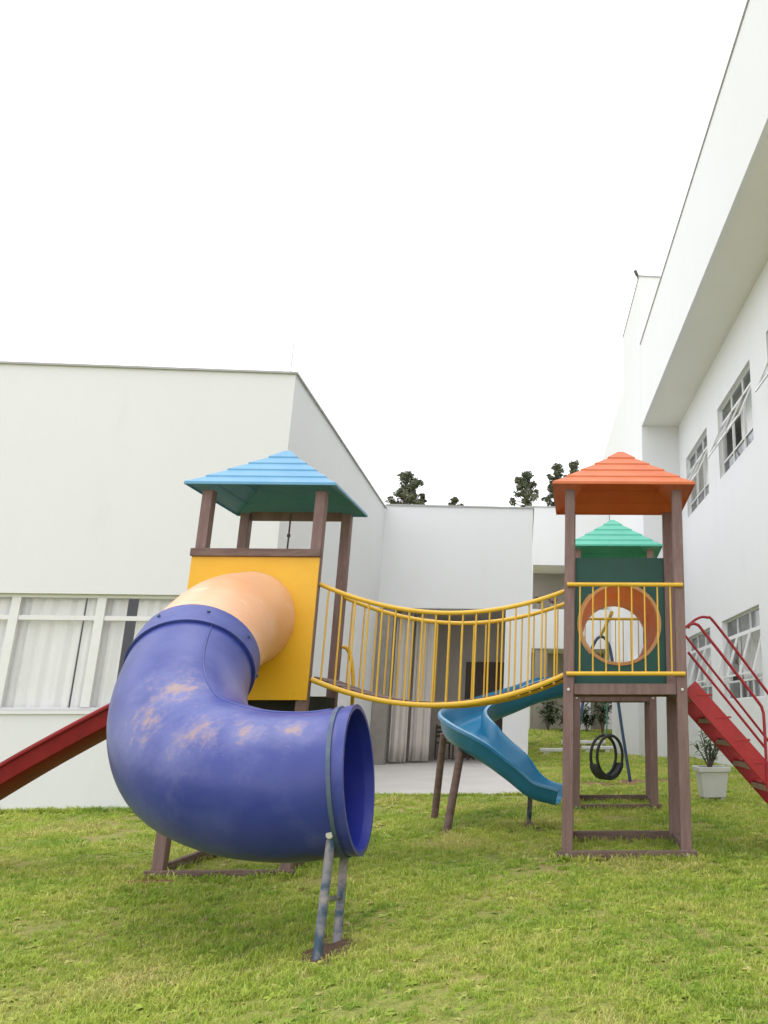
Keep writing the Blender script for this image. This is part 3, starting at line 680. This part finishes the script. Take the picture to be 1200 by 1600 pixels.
# red straight slide --------------------------------------------------
RS = thing('slide', 'straight red slide running down from the blue roofed tower', 'slide', (-4.2, 7.8, 0))
st = loc2w(LT, (-DW/2-PW/2, 0, 0)); pth = catmull([(st.x+4.2, 0, 1.40), (st.x+3.95, 0, 1.36), (-.02, 0, .80), (-1.0, 0, .16), (-1.35, 0, .06)], 8)
wv = .23; prof = [(-wv-.035, .11), (-wv-.035, .14), (-wv, .14), (-wv+.01, .03), (-wv+.04, 0), (wv-.04, 0), (wv-.01, .03), (wv, .14), (wv+.035, .14), (wv+.035, .11), (wv+.015, .11), (wv+.005, -.015), (wv-.03, -.03), (-wv+.03, -.03), (-wv-.005, -.015), (-wv-.015, .11)]
MB().sweep(pth, prof, True).build('chute', 'redslide', RS, smooth=True, auto=35)
for sy in (-1, 1):
    MB().tube([q+Vector((0, sy*(wv+.018), .15)) for q in pth], .02, 8).build('side_rim', 'red', RS, smooth=True, auto=50)
for sy in (-1, 1): MB().tube([(-.85, sy*.18, .22), (-.85, sy*.18, -.25)], .022, 8).build('support_leg', 'legpaint', RS)

# blue curved slide ---------------------------------------------------
BS = thing('slide', 'bright blue curved open slide from the green roofed tower', 'slide', (0, 10, 0))
g0 = loc2w(GT, (-DW/2-PW/2, 0, 0))
bp_ = [(g0.x, g0.y-10, 1.47), (.30, 1.20, 1.43), (-.18, .98, 1.26), (-.58, .60, 1.10), (-.74, .10, .97), (-.58, -.36, .84), (-.20, -.62, .60), (.10, -.72, .36), (.40, -.78, .27)]
bpath = catmull(bp_, 8)
wv = .25; H_ = .27
pr1 = [(-wv-.05, H_-.035), (-wv-.045, H_), (-wv-.01, H_+.005), (-wv+.02, H_-.04), (-wv+.03, .09), (-wv+.08, .02), (-.1, 0), (.1, 0), (wv-.08, .02), (wv-.03, .09), (wv-.02, H_-.04), (wv+.01, H_+.005), (wv+.045, H_), (wv+.05, H_-.035),
       (wv+.025, H_-.035), (wv-.005, .08), (wv-.06, -.005), (.1, -.028), (-.1, -.028), (-wv+.06, -.005), (-wv+.005, .08), (-wv-.025, H_-.035)]
MB().sweep(bpath, pr1, True, lambda u: 1-.36*sstep(.45, 1., u)).build('chute', 'slide_blue', BS, smooth=True, auto=45)
for (x, y, tx, ty, tz) in ((-1.09, .70, -1.00, .52, .98), (-.82, -.70, -.70, -.45, .84)):
    MB().tube([(x, y, -.15), (tx, ty, tz)], .045, 12).build('support_post', 'wood_low', BS, smooth=True, auto=50)
MB().bar((.08, -.42, -.1), (.10, -.62, .42), .05, .05).build('support_post', 'legpaint', BS)
for k_ in (-1, 1): MB().bar((.09, -.42+.0, .0), (.09+.1*k_, -.44, -.1), .03, .03).build('foot_stay', 'legpaint', BS)

# red stairs ----------------------------------------------------------
ST = thing('stairs', 'red ladder stairs with tube handrails beside the orange roofed tower', 'stairs', (2.1, 7.8, 0))
def sw(x, y, z): return Vector((x-2.1, y-7.8, z))
tops, bots = 1.46, -.02
run = (1.535, 2.82)
for y in (7.44, 8.10):
    MB().bar(sw(run[0], y, 1.46), sw(run[1]+.05, y, -.03), .04, .155).build('stringer', 'redstair', ST, bevel=.005)
for k_ in range(7):
    u = (k_+.75)/7.6; x = run[0]+(run[1]-run[0])*u; z = 1.50-(1.50+.03)*u
    MB().box(x-2.1-.06, x-2.1+.085, 7.415-7.8, 8.125-7.8, z+.028, z+.046).build('tread', 'redstair', ST, bevel=.003)
    MB().box(x-2.1-.085, x-2.1+.02, 7.465-7.8, 8.075-7.8, z-.02, z+.022).build('riser', 'tread', ST)
for nm, y, P4 in (('handrail', 7.42, [(1.535, 2.00), (1.56, 2.035), (1.62, 2.035), (1.70, 1.95), (2.15, 1.36), (2.215, 1.25), (2.225, 1.12), (2.225, .55)]),
                  ('handrail', 8.14, [(1.575, 2.02), (1.68, 2.10), (1.79, 2.18), (1.89, 2.19), (1.99, 2.11), (2.50, 1.42), (2.66, 1.19), (2.72, 1.02), (2.72, .05)])):
    MB().tube(catmull([sw(x, y, z) for x, z in P4], 7), .0145, 10).build(nm, 'red', ST, smooth=True, auto=50)
MB().tube([sw(1.53, 7.42, 1.775), sw(2.225, 7.42, .91)], .0125, 10).build('middle_rail', 'red', ST, smooth=True, auto=50)
MB().tube([sw(1.575, 8.14, 2.10), sw(2.72, 8.14, .64)], .0125, 10).build('middle_rail', 'red', ST, smooth=True, auto=50)

# swing beam with frame, tyre -----------------------------------------
SF = thing('swing_frame', 'dark blue pipe swing frame standing behind the green roofed tower', 'swing frame', (1.45, 15.4, 0))
MB().tube(catmull([(-.62, 0, -.12), (-.42, 0, .9), (-.20, 0, 2.25), (-.10, 0, 2.58), (.02, 0, 2.68), (.14, 0, 2.58), (.23, 0, 2.25), (.42, 0, .9), (.58, 0, -.12)], 8), .03, 12).build('end_frame', 'swing', SF, smooth=True, auto=50)
bb = loc2w(GT, (.0, DD/2+.05, 2.56))
MB().tube([(.02, .05, 2.71), (bb.x-1.45, bb.y-15.4, 2.71)], .03, 12).build('top_bar', 'yellow', SF, smooth=True, auto=50)
TY = thing('tyre_swing', 'black tyre swing hanging on a green rope under the swing beam', 'tyre swing', (1.345, 13.2, .58))
ring = [(math.cos(a)*.28, 0, math.sin(a)*.31) for a in [2*math.pi*j/40 for j in range(40)]]
rot = Matrix.Rotation(R(38), 3, 'Z')
for yy in (-.075, .075):
    MB().tube([rot @ Vector((p[0], yy, p[2])) for p in ring], .024, 10, closed=True).build('tyre_bead', 'tyre', TY, smooth=True)
arc = [rot @ Vector((math.cos(a)*.305, 0, math.sin(a)*.325)) for a in [R(200)+R(140)*j/18 for j in range(19)]]
vs = []; fs = []
for k_, p in enumerate(arc):
    for yy, q in ((-.10, 0), (.10, 0), (.10, -.045), (-.10, -.045)): vs.append(p+rot @ Vector((0, yy, q)))
for k_ in range(18):
    for j in range(4): fs.append((k_*4+j, k_*4+(j+1) % 4, k_*4+4+(j+1) % 4, k_*4+4+j))
fs += [(0, 1, 2, 3), (75, 74, 73, 72)]
MB().add(vs, fs).build('tyre_tread', 'tyre', TY, bevel=.012)
MB().tube([(0, 0, .32), (0.02, .0, 1.2), (.02, 0, 2.13)], .012, 8).build('rope', 'rope', TY)

# white slabs on the back lawn -----------------------------------------
for i, (x0, x1, y) in enumerate([(.55, 1.75, 26.6), (1.95, 3.0, 27.4), (1.35, 2.9, 29.)]):
    zc = gz((x0+x1)/2, y)
    b_ = thing('bench', ['low white concrete bench on the back lawn closest to the swing', 'low white concrete bench beside the porch on the back lawn', 'low white concrete bench higher up the shaded bank'][i], 'bench', ((x0+x1)/2, y, zc), 0, 'white benches on the back lawn')
    L_ = (x1-x0)/2
    MB().box(-L_, L_, -.18, .18, .10, .19).build('seat', 'wall', b_, bevel=.01)
    for sx in (-1, 1): MB().box(sx*(L_-.2)-.08, sx*(L_-.2)+.08, -.15, .15, -.05, .10).build('leg', 'wall', b_)

# plants ---------------------------------------------------------------
def leaf_blade(mb, base, d, L_, wdt, droop, rnd, seg=5):
    d = Vector(d).normalized(); sd = d.cross(Vector((0, 0, 1))).normalized(); p = Vector(base); vs = []
    for k_ in range(seg+1):
        u = k_/seg; ww = wdt*math.sin(math.pi*(.08+.90*u))
        vs += [p-sd*ww/2, p+sd*ww/2+Vector((0, 0, ww*.15))]
        d = (d+Vector((0, 0, -droop/seg))).normalized(); p = p+d*L_/seg
    mb.add(vs, [(2*k_, 2*k_+1, 2*k_+3, 2*k_+2) for k_ in range(seg)])
def bush(parent, name, m, base, hgt, spread, stems, leaves, L_, wdt, seed):
    rnd = random.Random(seed); lm = MB(); sm_ = MB()
    for s_ in range(stems):
        a = rnd.uniform(0, 6.28); tip = Vector(base)+Vector((math.cos(a)*spread*rnd.uniform(.2, 1), math.sin(a)*spread*rnd.uniform(.2, 1), hgt*rnd.uniform(.6, 1)))
        mid_ = Vector(base).lerp(tip, .5)+Vector((0, 0, hgt*.08)); ps = catmull([base, mid_, tip], 5); sm_.tube(ps, [.010]*5+[.007]*(len(ps)-5), 6)
        for k_ in range(leaves):
            q = ps[rnd.randint(3, len(ps)-1)]; b = rnd.uniform(0, 6.28)
            leaf_blade(lm, q, (math.cos(b), math.sin(b), rnd.uniform(.0, 1.)), L_*rnd.uniform(.6, 1.2), wdt*rnd.uniform(.7, 1.2), rnd.uniform(.3, 1.3), rnd)
    sm_.build('stem', 'bark', parent, smooth=True); lm.build(name, m, parent, fix=False)
PO = thing('plant_pot', 'white square plastic planter on short feet beside the red stairs', 'planter', (2.80, 12.15, gz(2.8, 12.15)))
pm = MB(); 
def ringsq(h): return [(-h, -h), (h, -h), (h, h), (-h, h)]
pv = []
for h_, z in ((.165, .045), (.205, .40), (.235, .40), (.24, .47), (.21, .47), (.20, .40)): pv += [(a, b, z) for a, b in ringsq(h_)]
pf = [(3, 2, 1, 0)]+[(i*4+j, i*4+(j+1) % 4, (i+1)*4+(j+1) % 4, (i+1)*4+j) for i in range(5) for j in range(4)]
pm.add(pv, pf); pm.build('body', 'pot', PO, bevel=.008)
MB().box(-.197, .197, -.197, .197, .38, .415).build('soil', 'soil', PO)
for sx in (-1, 1):
    for sy in (-1, 1): MB().box(sx*.12-.03, sx*.12+.03, sy*.12-.03, sy*.12+.03, -.02, .045).build('foot', 'pot', PO)
PL = thing('plant', 'loose leafy shrub growing in the white square planter', 'plant', (2.78, 12.15, .41+gz(2.8, 12.15)))
bush(PL, 'foliage', 'leaf', (0, 0, 0), .60, .26, 9, 16, .17, .035, 5)
for i, (x, y, h_, sp, lab) in enumerate([(1.0, 33.2, 1.3, .5, 'dark leafy shrub under the balcony beside the taupe column'), (1.75, 33.0, .9, .5, 'low dark shrub between the columns of the linking block'), (3.05, 31.6, 1.9, .45, 'tall dark shrub against the wall by the porch'), (2.55, 33., 1.0, .5, 'bushy dark shrub beside the white column of the linking block')]):
    b_ = thing('shrub', lab, 'shrub', (x, y, gz(x, y)-.02), 0, 'shrubs by the linking block'); bush(b_, 'foliage', 'leafdark', (0, 0, 0), h_, sp, 12, 22, .30, .09, 30+i)
for i in range(4):
    b_ = thing('flower_box', 'flower tub on the balcony wall, '+['first', 'second', 'third', 'fourth'][i]+' from the veranda building', 'flower tub', (.55+i*.62, 34.1, 5.63), 0, 'flower tubs on the balcony wall')
    MB().lathe([(0, 0), (.11, 0), (.15, .22), (.13, .22), (.12, .18), (0, .18)], 14).build('tub', 'taupe', b_)
    bush(b_, 'foliage', ['leafdark', 'flower'][i % 2], (0, 0, .18), .35, .3, 8, 10, .14, .06, 60+i)

# ================================================================== GRASS BLADES
def clump(seed, n, rad, hmin, hmax, name, m):
    rnd = random.Random(seed); mb = MB()
    for _ in range(n):
        a = rnd.uniform(0, 6.28); r_ = rad*math.sqrt(rnd.random()); b = Vector((math.cos(a)*r_, math.sin(a)*r_, -.004))
        d = rnd.uniform(0, 6.28); ln = rnd.uniform(.25, 1.15); hh = rnd.uniform(hmin, hmax); wd = rnd.uniform(.0020, .0042)
        dv = Vector((math.cos(d), math.sin(d), 0)); sd = Vector((-dv.y, dv.x, 0))
        p1 = b+dv*hh*ln*.35+Vector((0, 0, hh*.6)); p2 = b+dv*hh*ln+Vector((0, 0, hh*(1-.25*ln)))
        mb.add([b-sd*wd, b+sd*wd, p1+sd*wd*.8, p1-sd*wd*.8, p2], [(0, 1, 2, 3), (3, 2, 4)])
    me = bpy.data.meshes.new(name); me.from_pydata(mb.v, [], mb.f); me.materials.append(m)
    return bpy.data.objects.new(name, me)
gm = bpy.data.materials.new('grass_blade'); gm.use_nodes = True; t = gm.node_tree; N = t.nodes; bs = N['Principled BSDF']
bs.inputs['Roughness'].default_value = .55; bs.inputs['Specular IOR Level'].default_value = .3
oi = N.new('ShaderNodeObjectInfo')
big = ncol(t, oi.outputs['Location'], .8, [(.32, (.20, .35, .05)), (.43, (.35, .48, .06)), (.55, (.54, .59, .11)), (.66, (.74, .62, .26))])
rr = N.new('ShaderNodeValToRGB'); e = rr.color_ramp.elements; e[0].color = (.09, .19, .035, 1); e[1].color = (.80, .64, .36, 1); e[1].position = 1.
for p_, c_ in ((.30, (.31, .46, .06)), (.68, (.48, .61, .095)), (.86, (.66, .66, .21))):
    q = e.new(p_); q.color = (*c_, 1)
t.links.new(oi.outputs['Random'], rr.inputs[0])
mx = N.new('ShaderNodeMix'); mx.data_type = 'RGBA'; mx.inputs[0].default_value = .5; t.links.new(big, mx.inputs[6]); t.links.new(rr.outputs[0], mx.inputs[7])
t.links.new(mx.outputs[2], bs.inputs['Base Color'])
tl = N.new('ShaderNodeBsdfTranslucent'); t.links.new(mx.outputs[2], tl.inputs[0]); ms = N.new('ShaderNodeMixShader'); ms.inputs[0].default_value = .35
t.links.new(bs.outputs[0], ms.inputs[1]); t.links.new(tl.outputs[0], ms.inputs[2]); t.links.new(ms.outputs[0], N['Material Output'].inputs[0])
gcol = bpy.data.collections.new('grass_tufts')
for i in range(6): gcol.objects.link(clump(100+i, 20, .05, .020, .055, 'grass_tuft', gm))
wm_ = clump(140, 9, .04, .012, .03, 'weed_tuft', gm)
for v_ in wm_.data.vertices: v_.co.z *= .8
wm2 = MB(); rw = random.Random(9)
for k_ in range(9):
    a = rw.uniform(0, 6.28); leaf_blade(wm2, (0, 0, .004), (math.cos(a), math.sin(a), rw.uniform(.15, .7)), rw.uniform(.035, .065), rw.uniform(.014, .024), .5, rw, 3)
me_ = bpy.data.meshes.new('weed_tuft'); me_.from_pydata(wm2.v, [], wm2.f); me_.materials.append(gm); gcol.objects.link(bpy.data.objects.new('weed_tuft', me_))
pts = []; rnd = random.Random(3)
def in_soil(x, y): return any(((x-a)/c)**2+((y-b)/d)**2 < .8*rnd.uniform(.1, 1.4) for a, b, c, d in SOIL)
def ok(x, y):
    if in_soil(x, y): return False
    if -3.9 < x < .18 and y > 13.15: return False
    if x < -3.8 and y > 12.27: return False
    if x > 4.83: return False
    if y > 24 and x > 3.6: return False
    if y > 33.9: return False
    return True
from mathutils import noise as mnoise
def scatter(x0f, x1f, y0, y1, dens, sc):
    A = (y1-y0)*((x1f(y0)-x0f(y0))+(x1f(y1)-x0f(y1)))/2
    for _ in range(int(A*dens)):
        y = rnd.uniform(y0, y1); x = rnd.uniform(x0f(y), x1f(y))
        if not ok(x, y): continue
        v = mnoise.noise((x*.9, y*.9, 2.3))+.5*mnoise.noise((x*2.3, y*2.3, 7.1))+.35*mnoise.noise((x*6, y*6, 1.7))
        if rnd.random() < (v-.28)*2.2: continue
        pts.append((x, y, gz(x, y), sc*rnd.uniform(.55, 1.2)*(1-.35*max(-.4, min(.8, v)))))
xl = lambda y: -.78*y-.9; xr = lambda y: min(5., .34*y+.9)
scatter(xl, xr, 2.4, 4.2, 900, .72); scatter(xl, xr, 4.2, 6., 640, .82); scatter(xl, xr, 6., 9., 380, 1.); scatter(xl, xr, 9., 13.4, 170, 1.3)
scatter(lambda y: 0., xr, 13.4, 20., 100, 1.5); scatter(lambda y: 0., xr, 20., 34., 60, 1.8)
# longer tufts where the mower does not reach
def edge(x0, y0, x1, y1, n, sc):
    for _ in range(n):
        u = rnd.random(); x = x0+(x1-x0)*u+rnd.gauss(0, .025); y = y0+(y1-y0)*u+rnd.gauss(0, .025); pts.append((x, y, gz(x, y), sc*rnd.uniform(.7, 1.4)))
edge(-9, 12.24, -3.9, 12.24, 420, 1.9); edge(-3.85, 13.13, .15, 13.13, 240, 1.3); edge(4.79, 12, 4.79, 24, 200, 2.0)
for T_ in (LT, RT, GT):
    hw = DW/2+PW/2; hd = DD/2+PW/2
    c4 = [loc2w(T_, (a*hw, b*(hd+.05), 0)) for a, b in ((-1, -1), (1, -1), (1, 1), (-1, 1))]
    for i in range(4): edge(c4[i].x, c4[i].y, c4[(i+1) % 4].x, c4[(i+1) % 4].y, 50, 1.5)
me = bpy.data.meshes.new('grass'); me.from_pydata([p[:3] for p in pts], [], [])
at_ = me.attributes.new('size', 'FLOAT', 'POINT'); at_.data.foreach_set('value', [p[3] for p in pts])
go = bpy.data.objects.new('grass', me); COL.objects.link(go); tag(go, 'short green and yellowish lawn grass', 'grass', kind='stuff')
ng = bpy.data.node_groups.new('grass_scatter', 'GeometryNodeTree'); ng.interface.new_socket('Geometry', in_out='INPUT', socket_type='NodeSocketGeometry'); ng.interface.new_socket('Geometry', in_out='OUTPUT', socket_type='NodeSocketGeometry')
gi = ng.nodes.new('NodeGroupInput'); gout = ng.nodes.new('NodeGroupOutput'); ci = ng.nodes.new('GeometryNodeCollectionInfo'); ci.inputs[0].default_value = gcol; ci.inputs[1].default_value = True; ci.inputs[2].default_value = True
ip = ng.nodes.new('GeometryNodeInstanceOnPoints'); ip.inputs['Pick Instance'].default_value = True
rv = ng.nodes.new('FunctionNodeRandomValue'); rv.data_type = 'FLOAT_VECTOR'; rv.inputs[0].default_value = (-.15, -.15, 0); rv.inputs[1].default_value = (.15, .15, 6.283)
na = ng.nodes.new('GeometryNodeInputNamedAttribute'); na.data_type = 'FLOAT'; na.inputs[0].default_value = 'size'
ng.links.new(gi.outputs[0], ip.inputs['Points']); ng.links.new(ci.outputs[0], ip.inputs['Instance']); ng.links.new(rv.outputs[0], ip.inputs['Rotation']); ng.links.new(na.outputs[0], ip.inputs['Scale']); ng.links.new(ip.outputs[0], gout.inputs[0])
go.modifiers.new('scatter', 'NODES').node_group = ng
print('grass tufts', len(pts))
